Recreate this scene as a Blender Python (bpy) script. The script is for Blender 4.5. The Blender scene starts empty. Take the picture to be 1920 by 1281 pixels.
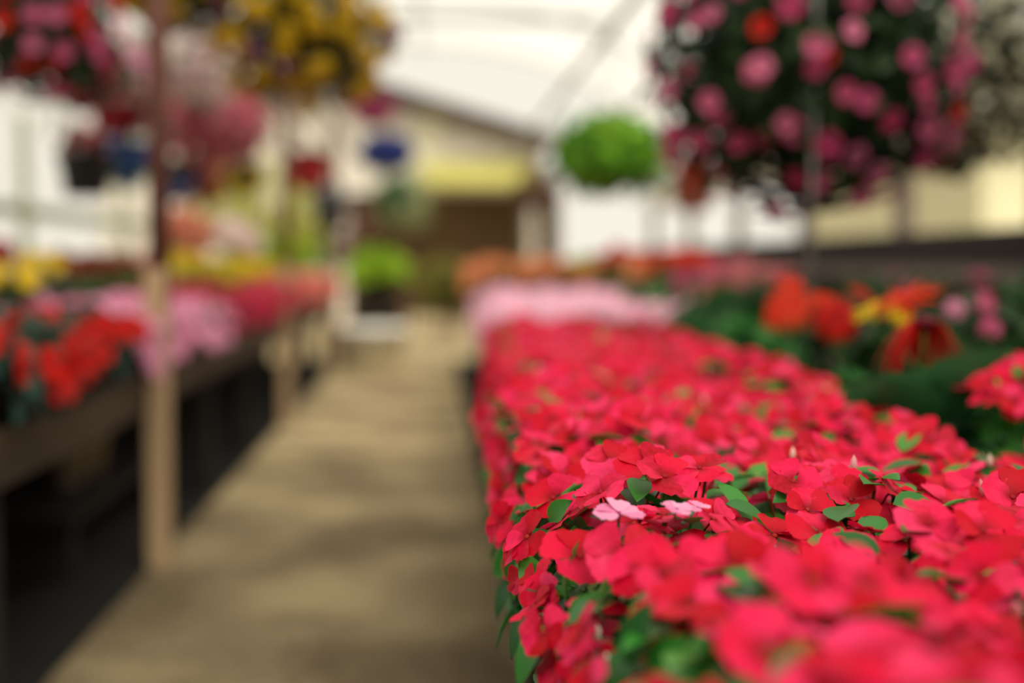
import bpy, math, random
import numpy as np
from mathutils import Matrix, Vector, Quaternion
random.seed(11)
rnd = random.random
def uni(a, b): return a + (b - a) * rnd()
scene = bpy.context.scene
COL = scene.collection

# ------------------------------------------------------------------ camera, world, exposure
F_PX, W_PX, H_PX = 2667.0, 1920, 1281
VPX, VPY, CAM_Z = 808.0, 490.0, 0.95            # the aisle's vanishing point in the photograph, eye height
yaw = math.atan((W_PX / 2 - VPX) / F_PX)
pitch = math.atan((H_PX / 2 - VPY) / F_PX)
cam_data = bpy.data.cameras.new('camera')
cam = bpy.data.objects.new('camera', cam_data); COL.objects.link(cam)
cam.location = (0, 0, CAM_Z)
cam.rotation_euler = (math.pi / 2 - pitch, 0, -yaw)
cam_data.sensor_width = 36.0; cam_data.sensor_fit = 'HORIZONTAL'
cam_data.lens = F_PX * 36.0 / W_PX
cam_data.clip_start = 0.05; cam_data.clip_end = 300
cam_data.dof.use_dof = True
cam_data.dof.focus_distance = 1.23
cam_data.dof.aperture_fstop = 1.7
scene.camera = cam
RM = cam.rotation_euler.to_matrix()
def pt(x, y, Y):
    """world point on the plane at distance Y along the aisle that shows at pixel (x, y)"""
    d = RM @ Vector(((x - W_PX / 2) / F_PX, (H_PX / 2 - y) / F_PX, -1))
    return Vector((0, 0, CAM_Z)) + d * (Y / d.y)

world = bpy.data.worlds.new('overcast_sky'); scene.world = world
world.use_nodes = True
bg = world.node_tree.nodes['Background']
bg.inputs['Color'].default_value = (1.0, 0.945, 0.82, 1)
bg.inputs['Strength'].default_value = 0.86
sun_d = bpy.data.lights.new('hazy_sun', 'SUN'); sun_d.energy = 3.4; sun_d.angle = math.radians(35)
sun_d.color = (1, 0.93, 0.8)
sun = bpy.data.objects.new('hazy_sun', sun_d); COL.objects.link(sun)
sun.rotation_euler = (math.radians(32), math.radians(14), 0)
vs = scene.view_settings
vs.view_transform = 'Standard'; vs.look = 'None'; vs.gamma = 1.0; vs.use_curve_mapping = False
vs.exposure = 0.15

# ------------------------------------------------------------------ materials
def lin(h):
    if isinstance(h, (tuple, list)): return tuple(h)
    h = h.lstrip('#')
    o = []
    for i in (0, 2, 4):
        c = int(h[i:i + 2], 16) / 255
        o.append(c / 12.92 if c <= 0.04045 else ((c + 0.055) / 1.055) ** 2.4)
    return tuple(o)
MATS = {}
def rand_node(nt):
    oi = nt.nodes.new('ShaderNodeObjectInfo'); ge = nt.nodes.new('ShaderNodeNewGeometry')
    ad = nt.nodes.new('ShaderNodeMath'); ad.operation = 'ADD'
    nt.links.new(oi.outputs['Random'], ad.inputs[0]); nt.links.new(ge.outputs['Random Per Island'], ad.inputs[1])
    fr = nt.nodes.new('ShaderNodeMath'); fr.operation = 'FRACT'
    nt.links.new(ad.outputs[0], fr.inputs[0])
    return fr.outputs[0]
def leafy(name, cols, trans=0.3, rough=0.5, spec=0.18):
    """petal or leaf: colour drawn per piece from cols, thin and partly translucent"""
    if name in MATS: return MATS[name]
    m = bpy.data.materials.new(name); m.use_nodes = True; nt = m.node_tree
    p = nt.nodes['Principled BSDF']; out = nt.nodes['Material Output']
    p.inputs['Roughness'].default_value = rough
    p.inputs['Specular IOR Level'].default_value = spec
    cr = nt.nodes.new('ShaderNodeValToRGB'); cr.color_ramp.interpolation = 'LINEAR'
    els = cr.color_ramp.elements
    while len(els) < len(cols): els.new(0.5)
    for i, c in enumerate(cols):
        els[i].position = i / max(1, len(cols) - 1); els[i].color = (*lin(c), 1)
    nt.links.new(rand_node(nt), cr.inputs['Fac'])
    nt.links.new(cr.outputs['Color'], p.inputs['Base Color'])
    t = nt.nodes.new('ShaderNodeBsdfTranslucent'); nt.links.new(cr.outputs['Color'], t.inputs['Color'])
    mx = nt.nodes.new('ShaderNodeMixShader'); mx.inputs[0].default_value = trans
    nt.links.new(p.outputs[0], mx.inputs[1]); nt.links.new(t.outputs[0], mx.inputs[2])
    nt.links.new(mx.outputs[0], out.inputs['Surface'])
    MATS[name] = m; return m
def solid(name, c1, c2=None, scale=8.0, rough=0.7, bump=0.0, stretch=(1, 1, 1), metal=0.0, detail=4.0, spec=0.3):
    """opaque surface with object-space noise between two colours"""
    if name in MATS: return MATS[name]
    m = bpy.data.materials.new(name); m.use_nodes = True; nt = m.node_tree
    p = nt.nodes['Principled BSDF']
    p.inputs['Roughness'].default_value = rough; p.inputs['Metallic'].default_value = metal
    p.inputs['Specular IOR Level'].default_value = spec
    tc = nt.nodes.new('ShaderNodeTexCoord'); mp = nt.nodes.new('ShaderNodeMapping')
    mp.inputs['Scale'].default_value = stretch
    nt.links.new(tc.outputs['Object'], mp.inputs['Vector'])
    nz = nt.nodes.new('ShaderNodeTexNoise'); nz.inputs['Scale'].default_value = scale; nz.inputs['Detail'].default_value = detail
    nt.links.new(mp.outputs[0], nz.inputs['Vector'])
    cr = nt.nodes.new('ShaderNodeValToRGB')
    cr.color_ramp.elements[0].position = 0.3; cr.color_ramp.elements[1].position = 0.7
    cr.color_ramp.elements[0].color = (*lin(c1), 1); cr.color_ramp.elements[1].color = (*lin(c2 or c1), 1)
    nt.links.new(nz.outputs['Fac'], cr.inputs['Fac']); nt.links.new(cr.outputs['Color'], p.inputs['Base Color'])
    if bump:
        b = nt.nodes.new('ShaderNodeBump'); b.inputs['Strength'].default_value = bump; b.inputs['Distance'].default_value = 0.01
        nt.links.new(nz.outputs['Fac'], b.inputs['Height']); nt.links.new(b.outputs[0], p.inputs['Normal'])
    MATS[name] = m; return m
def film(name, transp=0.6):
    m = bpy.data.materials.new(name); m.use_nodes = True; nt = m.node_tree
    nt.nodes.remove(nt.nodes['Principled BSDF']); out = nt.nodes['Material Output']
    tr = nt.nodes.new('ShaderNodeBsdfTransparent'); tr.inputs['Color'].default_value = (0.96, 0.96, 0.95, 1)
    tl = nt.nodes.new('ShaderNodeBsdfTranslucent'); tl.inputs['Color'].default_value = (0.93, 0.92, 0.89, 1)
    df = nt.nodes.new('ShaderNodeBsdfDiffuse'); df.inputs['Color'].default_value = (0.9, 0.89, 0.86, 1)
    a = nt.nodes.new('ShaderNodeMixShader'); a.inputs[0].default_value = 0.15
    nt.links.new(tl.outputs[0], a.inputs[1]); nt.links.new(df.outputs[0], a.inputs[2])
    b = nt.nodes.new('ShaderNodeMixShader'); b.inputs[0].default_value = transp
    nt.links.new(a.outputs[0], b.inputs[1]); nt.links.new(tr.outputs[0], b.inputs[2])
    nt.links.new(b.outputs[0], out.inputs['Surface'])
    return m
M_FILM = film('poly_film'); M_SIDE = film('side_film', 0.85)
M_WOOD = solid('weathered_wood', 'a88c6c', 'c4a884', 6, 0.85, 0.3, (1, 1, 0.15))
M_BENCHWOOD = solid('bench_wood', '3a2c20', '54412e', 6, 0.85, 0.3, (1, 0.12, 1))
M_DARKWOOD = solid('dark_board', '1d1817', '2b2422', 5, 0.8, 0.2, (1, 0.1, 1))
M_GREYWOOD = solid('grey_ledge', '6f635c', '857870', 5, 0.85, 0.2, (1, 0.1, 1))
M_RUST = solid('rusty_pipe', '563329', '6d453a', 14, 0.7, 0.2)
M_STEEL = solid('galvanised_steel', '8d918c', 'a5a8a2', 20, 0.5, 0.0, metal=0.6)
M_WIRE = solid('hanger_wire', '3a3d36', '4a4d45', 20, 0.6)
M_BLACKPOT = solid('black_plastic', '14130f', '1c1a17', 20, 0.5)
M_GREENPOT = solid('dark_green_plastic', '14201a', '1b2a22', 20, 0.5)
M_TERRA = solid('terracotta', '7c3f28', '94503a', 12, 0.85)
M_SOIL = solid('potting_soil', '17110c', '2a2018', 60, 1.0, 0.5)
M_WHITEPL = solid('white_plastic', 'e9e6da', 'f3f0e4', 10, 0.5)
M_LABEL = solid('plant_tag_plastic', 'd9d5c6', 'efeadc', 40, 0.5)

# ------------------------------------------------------------------ mesh helpers
class MB:
    def __init__(s): s.v = []; s.f = []; s.n = 0; s.mi = []
    def add(s, V, F, mi=0):
        V = np.asarray(V, float); s.v.append(V)
        for k, f in enumerate(F):
            s.f.append(tuple(i + s.n for i in f)); s.mi.append(mi if isinstance(mi, int) else mi[k])
        s.n += len(V)
    def box(s, x0, x1, y0, y1, z0, z1, mi=0):
        V = [(x, y, z) for z in (z0, z1) for y in (y0, y1) for x in (x0, x1)]
        s.add(V, [(0, 2, 3, 1), (4, 5, 7, 6), (0, 1, 5, 4), (2, 6, 7, 3), (0, 4, 6, 2), (1, 3, 7, 5)], mi)
    def tube(s, pts, r, seg=8, mi=0, cap=True):
        pts = [Vector(p) for p in pts]; V = []; F = []
        rs = r if isinstance(r, (list, tuple)) else [r] * len(pts)
        for i, p in enumerate(pts):
            t = (pts[min(i + 1, len(pts) - 1)] - pts[max(i - 1, 0)]).normalized()
            u = t.cross(Vector((0.3, 1, 0.2)) if abs(t.y) < 0.8 else Vector((1, 0, 0.2))).normalized(); w = t.cross(u)
            for k in range(seg):
                a = 2 * math.pi * k / seg
                V.append(p + (u * math.cos(a) + w * math.sin(a)) * rs[i])
        for i in range(len(pts) - 1):
            for k in range(seg):
                a, b = i * seg + k, i * seg + (k + 1) % seg
                F.append((a, b, b + seg, a + seg))
        if cap:
            F.append(tuple(range(seg))[::-1]); F.append(tuple(range((len(pts) - 1) * seg, len(pts) * seg)))
        s.add([tuple(v) for v in V], F, mi)
    def lathe(s, prof, seg=20, mi=0, centre=(0, 0, 0)):
        V = []; F = []; c = centre
        for (r, z) in prof:
            for k in range(seg):
                a = 2 * math.pi * k / seg
                V.append((c[0] + r * math.cos(a), c[1] + r * math.sin(a), c[2] + z))
        for i in range(len(prof) - 1):
            for k in range(seg):
                a, b = i * seg + k, i * seg + (k + 1) % seg
                F.append((a, b, b + seg, a + seg))
        s.add(V, F, mi)
    def mesh(s, name, mats, smooth=False):
        me = bpy.data.meshes.new(name)
        me.from_pydata(np.concatenate(s.v).tolist() if s.v else [], [], s.f)
        for m in (mats if isinstance(mats, (list, tuple)) else [mats]): me.materials.append(m)
        if any(s.mi): me.polygons.foreach_set('material_index', s.mi)
        if smooth: me.polygons.foreach_set('use_smooth', [True] * len(s.f))
        me.update(); return me
    def obj(s, name, mats, parent=None, smooth=False, loc=None):
        return link(name, s.mesh(name, mats, smooth), parent, loc=loc)
def link(name, me, parent=None, mat=None, loc=None):
    o = bpy.data.objects.new(name, me); COL.objects.link(o)
    if parent is not None: o.parent = parent
    if mat is not None: o.matrix_local = mat
    elif loc is not None: o.location = loc
    return o
def tag(o, label, cat, group=None):
    o['label'] = label; o['category'] = cat
    if group: o['group'] = group
    return o
def thing(name, label, cat, loc=(0, 0, 0), group=None):
    o = bpy.data.objects.new(name, None); COL.objects.link(o); o.location = loc; o.empty_display_size = 0.05
    return tag(o, label, cat, group)
def structure(o): o['kind'] = 'structure'; return o
def stuff(o): o['kind'] = 'stuff'; return o
def frame(n, spin=None, scale=1.0, loc=(0, 0, 0)):
    """4x4 matrix whose z axis is n"""
    q = Vector(n).normalized().to_track_quat('Z', 'Y')
    sp = Quaternion((0, 0, 1), spin if spin is not None else uni(0, 2 * math.pi))
    return Matrix.Translation(Vector(loc)) @ (q @ sp).to_matrix().to_4x4() @ Matrix.Diagonal((scale, scale, scale, 1))
def xf(M, V):
    A = np.array(M.to_3x3()); return V @ A.T + np.array(M.translation)

# ------------------------------------------------------------------ flower and leaf templates (unit size = bloom radius or leaf length)
def petal_tpl(w=0.52, cup=0.09):
    xs = (0.06, 0.25, 0.48, 0.70, 0.88, 1.0); ws = (0.06, 0.52, 0.88, 1.0, 0.86, 0.5); V = []; F = []
    for x, ww in zip(xs, ws):
        for c in (-1, -.5, 0, .5, 1):
            edge = abs(c) ** 2
            xx = x - (0.05 if x == 1.0 and c == 0 else 0) + (0.03 * edge if x < .9 else -0.05 * edge)
            z = cup * math.sin(x * 2.5) + 0.07 * x * edge - 0.02 * (c == 0) + 0.035 * x * math.sin(7 * c * w + 9 * x)
            V.append((xx, c * ww * w, z))
    for i in range(5):
        for j in range(4):
            a = 5 * i + j; F.append((a, a + 5, a + 6, a + 1))
    return np.array(V), F
def rotz(V, a):
    c, s = math.cos(a), math.sin(a); R = np.array([[c, -s, 0], [s, c, 0], [0, 0, 1]]); return V @ R.T
def compose(parts):
    V = []; F = []; n = 0; G = []
    for (v, f, g) in parts:
        V.append(v); F += [tuple(i + n for i in q) for q in f]; G += [g] * len(f); n += len(v)
    return np.concatenate(V), F, G
PETAL = petal_tpl(0.52)
IMP_ANG = [(90, 0.92), (22, 0.95), (158, 0.95), (-42, 1.05), (222, 1.05)]
def imp_petal_xforms():
    for k, (a, s) in enumerate(IMP_ANG):
        yield Matrix.Rotation(math.radians(a), 4, 'Z') @ Matrix.Rotation(math.radians((-4, 3, 6, -7, 2)[k]), 4, 'Y') @ Matrix.Rotation(math.radians((8, -6, 7, -9, 6)[k]), 4, 'X') @ Matrix.Diagonal((s, s, s, 1))
def eye_tpl():
    mb = MB(); mb.lathe([(0.001, 0.055), (0.07, 0.05), (0.1, 0.02), (0.09, -0.02)], 7)
    mb.tube([(0, 0, 0), (0.02, -0.1, -0.22), (0.0, -0.02, -0.8)], [0.07, 0.04, 0.03], 5)
    return np.concatenate(mb.v), mb.f
EYE = eye_tpl()
IMP = compose([(xf(m, PETAL[0]), PETAL[1], 0) for m in imp_petal_xforms()] + [(EYE[0], EYE[1], 1)])
LOW = (np.array([(0.05, 0, 0), (0.55, -0.36, 0.08), (0.98, -0.2, 0.04), (0.98, 0.2, 0.04), (0.55, 0.36, 0.08)]), [(0, 1, 2, 3, 4)])
IMPLOW = compose([(xf(m, LOW[0]), LOW[1], 0) for m in imp_petal_xforms()])
def trumpet():                                    # petunia: a frilled five-lobed funnel
    V = []; F = []; G = []; N = 20
    for j, (r, z) in enumerate(((0.1, -0.45), (0.2, -0.18), (0.5, 0.02), (0.8, 0.07), (1.0, 0.0))):
        for k in range(N):
            a = 2 * math.pi * k / N
            rr = r * (1 - 0.10 * (j / 4) * (1 - abs(math.cos(2.5 * a)))); zz = z + 0.05 * (j / 4) * math.sin(5 * a) + 0.03 * (j / 4) * math.sin(9 * a)
            V.append((rr * math.cos(a), rr * math.sin(a), zz))
    for j in range(4):
        for k in range(N):
            a, b = j * N + k, j * N + (k + 1) % N
            F.append((a, b, b + N, a + N)); G.append(1 if j < 1 else 0)
    return np.array(V), F, G
PETUNIA = trumpet()
def leaf_tpl(w=0.3, fold=0.12, droop=0.25):
    xs = (0.0, 0.1, 0.25, 0.45, 0.65, 0.85, 1.0); ws = tuple(q * w for q in (0.05, 0.55, 0.9, 1.0, 0.82, 0.42, 0.0)); V = []; F = []
    for x, ww in zip(xs, ws):
        zc = -droop * x * x + 0.1 * x
        V += [(x, -ww, zc + fold * ww / w * 0.5), (x, 0, zc - 0.02), (x, ww, zc + fold * ww / w * 0.5)]
    for i in range(6):
        a = 3 * i; F += [(a, a + 3, a + 4, a + 1), (a + 1, a + 4, a + 5, a + 2)]
    return np.array(V), F
LEAF = leaf_tpl(); LEAFR = leaf_tpl(0.45, 0.08, 0.2); LEAFN = leaf_tpl(0.14, 0.06, 0.35)
LEAFLOW = (np.array([(0, 0, 0), (0.45, -0.3, 0.06), (1, 0, -0.1), (0.45, 0.3, 0.06)]), [(0, 1, 2), (0, 2, 3)])
def daisy(np_=20):                                # marigold / daisy heads: two rings of strap petals and a disc
    parts = []
    st = (np.array([(0.2, -0.06, 0), (0.6, -0.12, 0.06), (1, -0.05, 0), (1, 0.05, 0), (0.6, 0.12, 0.06), (0.2, 0.06, 0)]), [(0, 1, 4, 5), (1, 2, 3, 4)])
    for k in range(np_): parts.append((rotz(st[0], 2 * math.pi * k / np_), st[1], 0))
    for k in range(np_ - 6): parts.append((rotz(st[0] * (0.72, 0.9, 1) + (0, 0, 0.07), 2 * math.pi * (k + .4) / (np_ - 6)), st[1], 0))
    mb = MB(); mb.lathe([(0.001, 0.14), (0.16, 0.12), (0.26, 0.05)], 10)
    parts.append((np.concatenate(mb.v), mb.f, 1)); return compose(parts)
DAISY = daisy()
def ball_cluster(n=14):                           # geranium / hydrangea head: a ball of small florets
    parts = []
    for k in range(n):
        z = 1 - 1.55 * (k + .5) / n; r = math.sqrt(max(0, 1 - z * z)); a = k * 2.39996
        d = Vector((r * math.cos(a), r * math.sin(a), z)); M = frame(d, k * 1.1, 0.42, d * 0.72)
        parts.append((xf(M, IMPLOW[0]), IMPLOW[1], 0))
    return compose(parts)
BALL = ball_cluster()
def tpl_mesh(name, T, mats):
    mb = MB(); mb.add(T[0], T[1], list(T[2]) if len(T) > 2 else 0); return mb.mesh(name, mats, True)

# petal and foliage colours
P_CORAL = leafy('petal_coral_red', ['b80418', 'd40830', 'e61244', 'f23a70', 'c80420', 'b00414'], 0.28, 0.45)
def coral_near():
    m = leafy('petal_coral_near', ['b80418', 'd40830', 'e61244', 'f23a70', 'c80420', 'ee205c', 'a80412'], 0.25, 0.5, 0.12); nt = m.node_tree
    tc = nt.nodes.new('ShaderNodeTexCoord'); ln = nt.nodes.new('ShaderNodeVectorMath'); ln.operation = 'LENGTH'
    nt.links.new(tc.outputs['Object'], ln.inputs[0])
    r = nt.nodes.new('ShaderNodeMapRange'); r.inputs[1].default_value = .12; r.inputs[2].default_value = .5
    nt.links.new(ln.outputs['Value'], r.inputs[0])
    cr = [n for n in nt.nodes if n.type == 'VALTORGB'][0]
    nz = nt.nodes.new('ShaderNodeTexNoise'); nz.inputs['Scale'].default_value = 5; nt.links.new(tc.outputs['Object'], nz.inputs['Vector'])
    ad = nt.nodes.new('ShaderNodeMath'); ad.operation = 'MULTIPLY_ADD'; ad.inputs[1].default_value = .14; rn = cr.inputs['Fac'].links[0].from_socket
    nt.links.new(nz.outputs['Fac'], ad.inputs[0]); nt.links.new(rn, ad.inputs[2]); sb = nt.nodes.new('ShaderNodeMath'); sb.operation = 'SUBTRACT'; sb.inputs[1].default_value = .07
    nt.links.new(ad.outputs[0], sb.inputs[0]); nt.links.new(sb.outputs[0], cr.inputs['Fac'])
    mx = nt.nodes.new('ShaderNodeMixRGB'); mx.inputs[1].default_value = (*lin('9c0418'), 1)
    nt.links.new(r.outputs[0], mx.inputs[0]); nt.links.new(cr.outputs[0], mx.inputs[2])
    for n in nt.nodes:
        if n.type == 'BSDF_PRINCIPLED': nt.links.new(mx.outputs[0], n.inputs['Base Color'])
        if n.type == 'BSDF_TRANSLUCENT': nt.links.new(mx.outputs[0], n.inputs['Color'])
    return m
P_NEAR = coral_near()
P_PALE = leafy('petal_pale_pink', ['f4b0cc', 'f8cade', 'f09cbe'], 0.3, 0.5)
P_PINK = leafy('petal_pink', ['e48bb0', 'e9a0c2', 'dd709c', 'e6b0c8'], 0.3, 0.5)
P_RED = leafy('petal_scarlet', ['b90d05', 'd01508', 'a30b06'], 0.25, 0.5)
P_CRIMSON = leafy('petal_crimson', ['b8153a', 'c81f4a', 'a5203c'], 0.25, 0.5)
P_SALMON = leafy('petal_salmon', ['e0705a', 'e88a70', 'e25f70', 'dd6048'], 0.3, 0.5)
P_ORANGE = leafy('petal_orange', ['e08a50', 'eaa06c', 'e07a4c', 'f0b890'], 0.3, 0.5)
P_ORED = leafy('petal_orange_red', ['d9300c', 'e03a14', 'c9240a'], 0.28, 0.5)
P_YELLOW = leafy('petal_yellow', ['dcb810', 'e4c81c', 'c9a00c'], 0.3, 0.5)
P_GOLD = leafy('petal_gold', ['c89c08', 'dcb814', 'b88806', 'e4c828'], 0.3, 0.5)
P_WHITE = leafy('petal_white', ['f4e4e0', 'f8f0e8', 'f4d0d6'], 0.5, 0.5)
P_BLUE = leafy('petal_blue', ['2e3c8c', '3a4aa0', '2a3478', '4a66a8'], 0.25, 0.5)
P_PURPLE = leafy('petal_purple', ['6a2468', '7c3480', '581c50'], 0.25, 0.5)
P_MAGENTA = leafy('petal_magenta', ['b52a70', 'c43a80', 'a82062'], 0.28, 0.5)
P_ROSE = leafy('petal_rose', ['b03560', 'cc5884', 'dc7a9c', 'a82a54'], 0.28, 0.5)
P_SILVER = leafy('petal_silver_white', ['c8c4a4', 'd8d4b8', 'b0ac90'], 0.3, 0.5)
P_EYE = leafy('bloom_eye', ['9c0a1c', '8a1020', 'b03020'], 0.1, 0.6)
P_EYEY = leafy('bloom_eye_yellow', ['c9a020', 'd4b030'], 0.1, 0.6)
P_EYED = leafy('bloom_eye_dark', ['5a0a20', '6a1028'], 0.1, 0.6)
L_IMP = leafy('leaf_fresh_green', ['1d5a20', '2c7a2a', '3f9632', '235f28', '5aa63a'], 0.3, 0.38, 0.45)
L_DARK = leafy('leaf_dark_green', ['142812', '1c3818', '284a1e', '101f0c'], 0.22, 0.45)
L_MID = leafy('leaf_mid_green', ['1e4a24', '2f6630', '3c7a34', '1a3c20'], 0.28, 0.45)
L_DEEP = leafy('leaf_deep_green', ['122412', '1c3418', '2a4420', '0e1a0e'], 0.22, 0.5)
L_LIME = leafy('leaf_lime', ['86a818', '9cc024', '6f9018', 'b0cc40'], 0.4, 0.5)
L_FERN = leafy('leaf_fern_green', ['3a8020', '58a01e', '90c830', '2c641c', 'a8d040'], 0.38, 0.5)
L_OLIVE = leafy('leaf_olive', ['3a3a10', '4c4a14', '2c300e', '5a5416'], 0.25, 0.5)
L_PALEY = leafy('leaf_pale_yellow', ['c8c478', 'd4d08a', 'b8bc60', 'c0c84c'], 0.4, 0.5)
L_SILVER = leafy('leaf_silver_green', ['2a3020', '3e4430', '1c2216', '5c6048'], 0.25, 0.6)
L_BROWN = leafy('leaf_bronze', ['7a3018', '8e3c20', '5c2a16'], 0.25, 0.5)

# ------------------------------------------------------------------ the setting
def gravel():
    m = bpy.data.materials.new('gravel'); m.use_nodes = True; nt = m.node_tree; p = nt.nodes['Principled BSDF']
    p.inputs['Roughness'].default_value = 0.95; p.inputs['Specular IOR Level'].default_value = 0.15
    tc = nt.nodes.new('ShaderNodeTexCoord')
    n1 = nt.nodes.new('ShaderNodeTexNoise'); n1.inputs['Scale'].default_value = 1.7; n1.inputs['Detail'].default_value = 5
    n2 = nt.nodes.new('ShaderNodeTexVoronoi'); n2.inputs['Scale'].default_value = 55
    for n in (n1, n2): nt.links.new(tc.outputs['Object'], n.inputs['Vector'])
    cr = nt.nodes.new('ShaderNodeValToRGB'); e = cr.color_ramp.elements
    e[0].position = 0.40; e[1].position = 0.62; e[0].color = (*lin('5c4a34'), 1); e[1].color = (*lin('b4a27a'), 1)
    nt.links.new(n1.outputs['Fac'], cr.inputs['Fac'])
    c2 = nt.nodes.new('ShaderNodeValToRGB'); e = c2.color_ramp.elements
    e[0].color = (*lin('5f5244'), 1); e[1].color = (*lin('c0b08c'), 1)
    nt.links.new(n2.outputs['Color'], c2.inputs['Fac'])
    mx = nt.nodes.new('ShaderNodeMixRGB'); mx.inputs[0].default_value = 0.4
    nt.links.new(cr.outputs[0], mx.inputs[1]); nt.links.new(c2.outputs[0], mx.inputs[2])
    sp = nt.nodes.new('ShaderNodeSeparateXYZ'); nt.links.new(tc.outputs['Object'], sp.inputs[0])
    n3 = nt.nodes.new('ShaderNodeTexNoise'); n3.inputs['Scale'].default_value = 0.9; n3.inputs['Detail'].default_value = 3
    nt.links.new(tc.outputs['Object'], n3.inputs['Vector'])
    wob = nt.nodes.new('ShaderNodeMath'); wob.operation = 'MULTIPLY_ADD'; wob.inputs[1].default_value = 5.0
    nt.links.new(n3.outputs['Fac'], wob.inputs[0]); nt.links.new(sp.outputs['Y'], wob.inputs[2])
    light_grad = nt.nodes.new('ShaderNodeMapRange'); light_grad.interpolation_type = 'SMOOTHSTEP'
    light_grad.inputs[1].default_value = 6.0; light_grad.inputs[2].default_value = 11.0; light_grad.inputs[3].default_value = 0.66; light_grad.inputs[4].default_value = 1.42  # gravel colour painted darker near, paler far, imitating lens vignette and sunlit path
    nt.links.new(wob.outputs[0], light_grad.inputs[0])
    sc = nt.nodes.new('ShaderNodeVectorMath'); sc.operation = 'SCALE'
    nt.links.new(mx.outputs[0], sc.inputs[0]); nt.links.new(light_grad.outputs[0], sc.inputs['Scale'])
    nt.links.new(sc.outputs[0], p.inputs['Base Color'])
    b = nt.nodes.new('ShaderNodeBump'); b.inputs['Strength'].default_value = 0.6; b.inputs['Distance'].default_value = 0.012
    nt.links.new(n2.outputs['Distance'], b.inputs['Height']); nt.links.new(b.outputs[0], p.inputs['Normal'])
    return m
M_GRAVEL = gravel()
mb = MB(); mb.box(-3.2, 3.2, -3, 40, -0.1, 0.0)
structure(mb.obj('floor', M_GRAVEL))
mb = MB(); mb.box(-60, 60, -20, 90, -0.3, -0.104)
structure(mb.obj('ground', solid('outer_ground', '9a927c', 'b5ad96', 0.8, 0.95)))

XL, XR, EAVE, RIDGE, Y0, Y1 = -2.75, 2.55, 1.85, 3.45, -3.0, 17.0
XM = (XL + XR) / 2
def arch(n=18):
    for k in range(n + 1):
        a = math.pi * k / n
        yield (XM - (XR - XL) / 2 * math.cos(a), EAVE + (RIDGE - EAVE) * math.sin(a) ** 0.85)
prof = list(arch())
mb = MB(); V = []; F = []
ys = np.linspace(Y0, Y1, 21); n = len(prof)
for y in ys: V += [(x, y, z) for (x, z) in prof]
for j in range(len(ys) - 1):
    for k in range(n - 1):
        a = j * n + k; F.append((a, a + 1, a + 1 + n, a + n))
mb.add(V, F); ceiling = structure(mb.obj('ceiling', M_FILM, smooth=True))
hm = None
for y in np.arange(-1.4, 17.1, 3.0):
    if hm is None:
        mb = MB(); mb.tube([(x, 0, z - 0.02) for (x, z) in prof], 0.018, 8); hm = mb.mesh('hoop', M_STEEL, True)
    link('hoop', hm, ceiling, loc=(0, float(y), 0))
mb = MB(); mb.tube([(XM, Y0, RIDGE - 0.06), (XM, Y1, RIDGE - 0.06)], 0.016); mb.obj('ridge_purlin', M_STEEL, ceiling, True)
mb = MB(); mb.tube([(XM - 1.9, 13.2, 3.17), (XM + 1.9, 13.2, 3.17)], 0.035); mb.obj('cross_tie', M_STEEL, ceiling, True)

# right side: dark knee wall, grey ledge, posts, open roll-up side above
wall_r = MB(); wall_r.box(XR + 0.03, XR + 0.06, Y0, Y1, 0, 1.02)
wall_r = structure(wall_r.obj('wall_right', M_DARKWOOD))
for z0, z1, m, t in ((0.02, 0.26, M_DARKWOOD, .03), (0.27, 0.52, M_DARKWOOD, .03), (0.53, 0.84, M_DARKWOOD, .03), (0.93, 1.10, M_DARKWOOD, .035)):
    mb = MB(); mb.box(XR - t + .03, XR + .03, Y0, Y1, z0, z1); mb.obj('plank', m, wall_r)
mb = MB(); mb.box(XR - 0.10, XR + 0.03, Y0, Y1, 0.85, 0.925); mb.obj('ledge_board', M_GREYWOOD, wall_r)
pm = MB(); pm.box(-0.045, 0.045, -0.045, 0.045, 0.0, EAVE); pm = pm.mesh('wall_post', M_GREYWOOD)
for y in (2.2, 4.2, 6.05, 7.9, 10.0, 12.2, 14.5, 16.9): link('wall_post', pm, wall_r, loc=(XR + 0.11, y, 0))
mb = MB(); mb.box(XR + 0.05, XR + 0.15, Y0, Y1, EAVE - 0.05, EAVE + 0.05); mb.obj('eave_rail', M_GREYWOOD, wall_r)
mb = MB(); mb.tube([(XR + 0.12, Y0, 1.66), (XR + 0.12, Y1, 1.66)], 0.1, 12); mb.obj('rolled_film', M_WHITEPL, wall_r, True)

# left side: knee wall, film side with rail and posts
mb = MB(); mb.box(XL - 0.06, XL - 0.03, Y0, Y1, 0, 0.62); wall_l = structure(mb.obj('wall_left', M_DARKWOOD))
for z0, z1 in ((0.02, 0.30), (0.31, 0.62)):
    mb = MB(); mb.box(XL - 0.03, XL, Y0, Y1, z0, z1); mb.obj('plank', M_DARKWOOD, wall_l)
mb = MB(); mb.add([(XL, Y0, 0.6), (XL, Y1, 0.6), (XL, Y1, EAVE), (XL, Y0, EAVE)], [(0, 1, 2, 3)]); mb.obj('side_film', M_SIDE, wall_l)
mb = MB(); mb.box(XL + 0.01, XL + 0.05, Y0, Y1, 1.24, 1.33); mb.obj('hip_rail', solid('pale_rail', '9aa084', 'aeb298', 6, 0.8), wall_l)
pm = MB(); pm.box(-0.03, 0.03, -0.03, 0.03, 0.0, EAVE + .05); pm = pm.mesh('wall_post', MATS['pale_rail'])
for y in (3.4, 6.4, 9.55, 12.6, 15.6): link('wall_post', pm, wall_l, loc=(XL + 0.085, y, 0))

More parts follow.
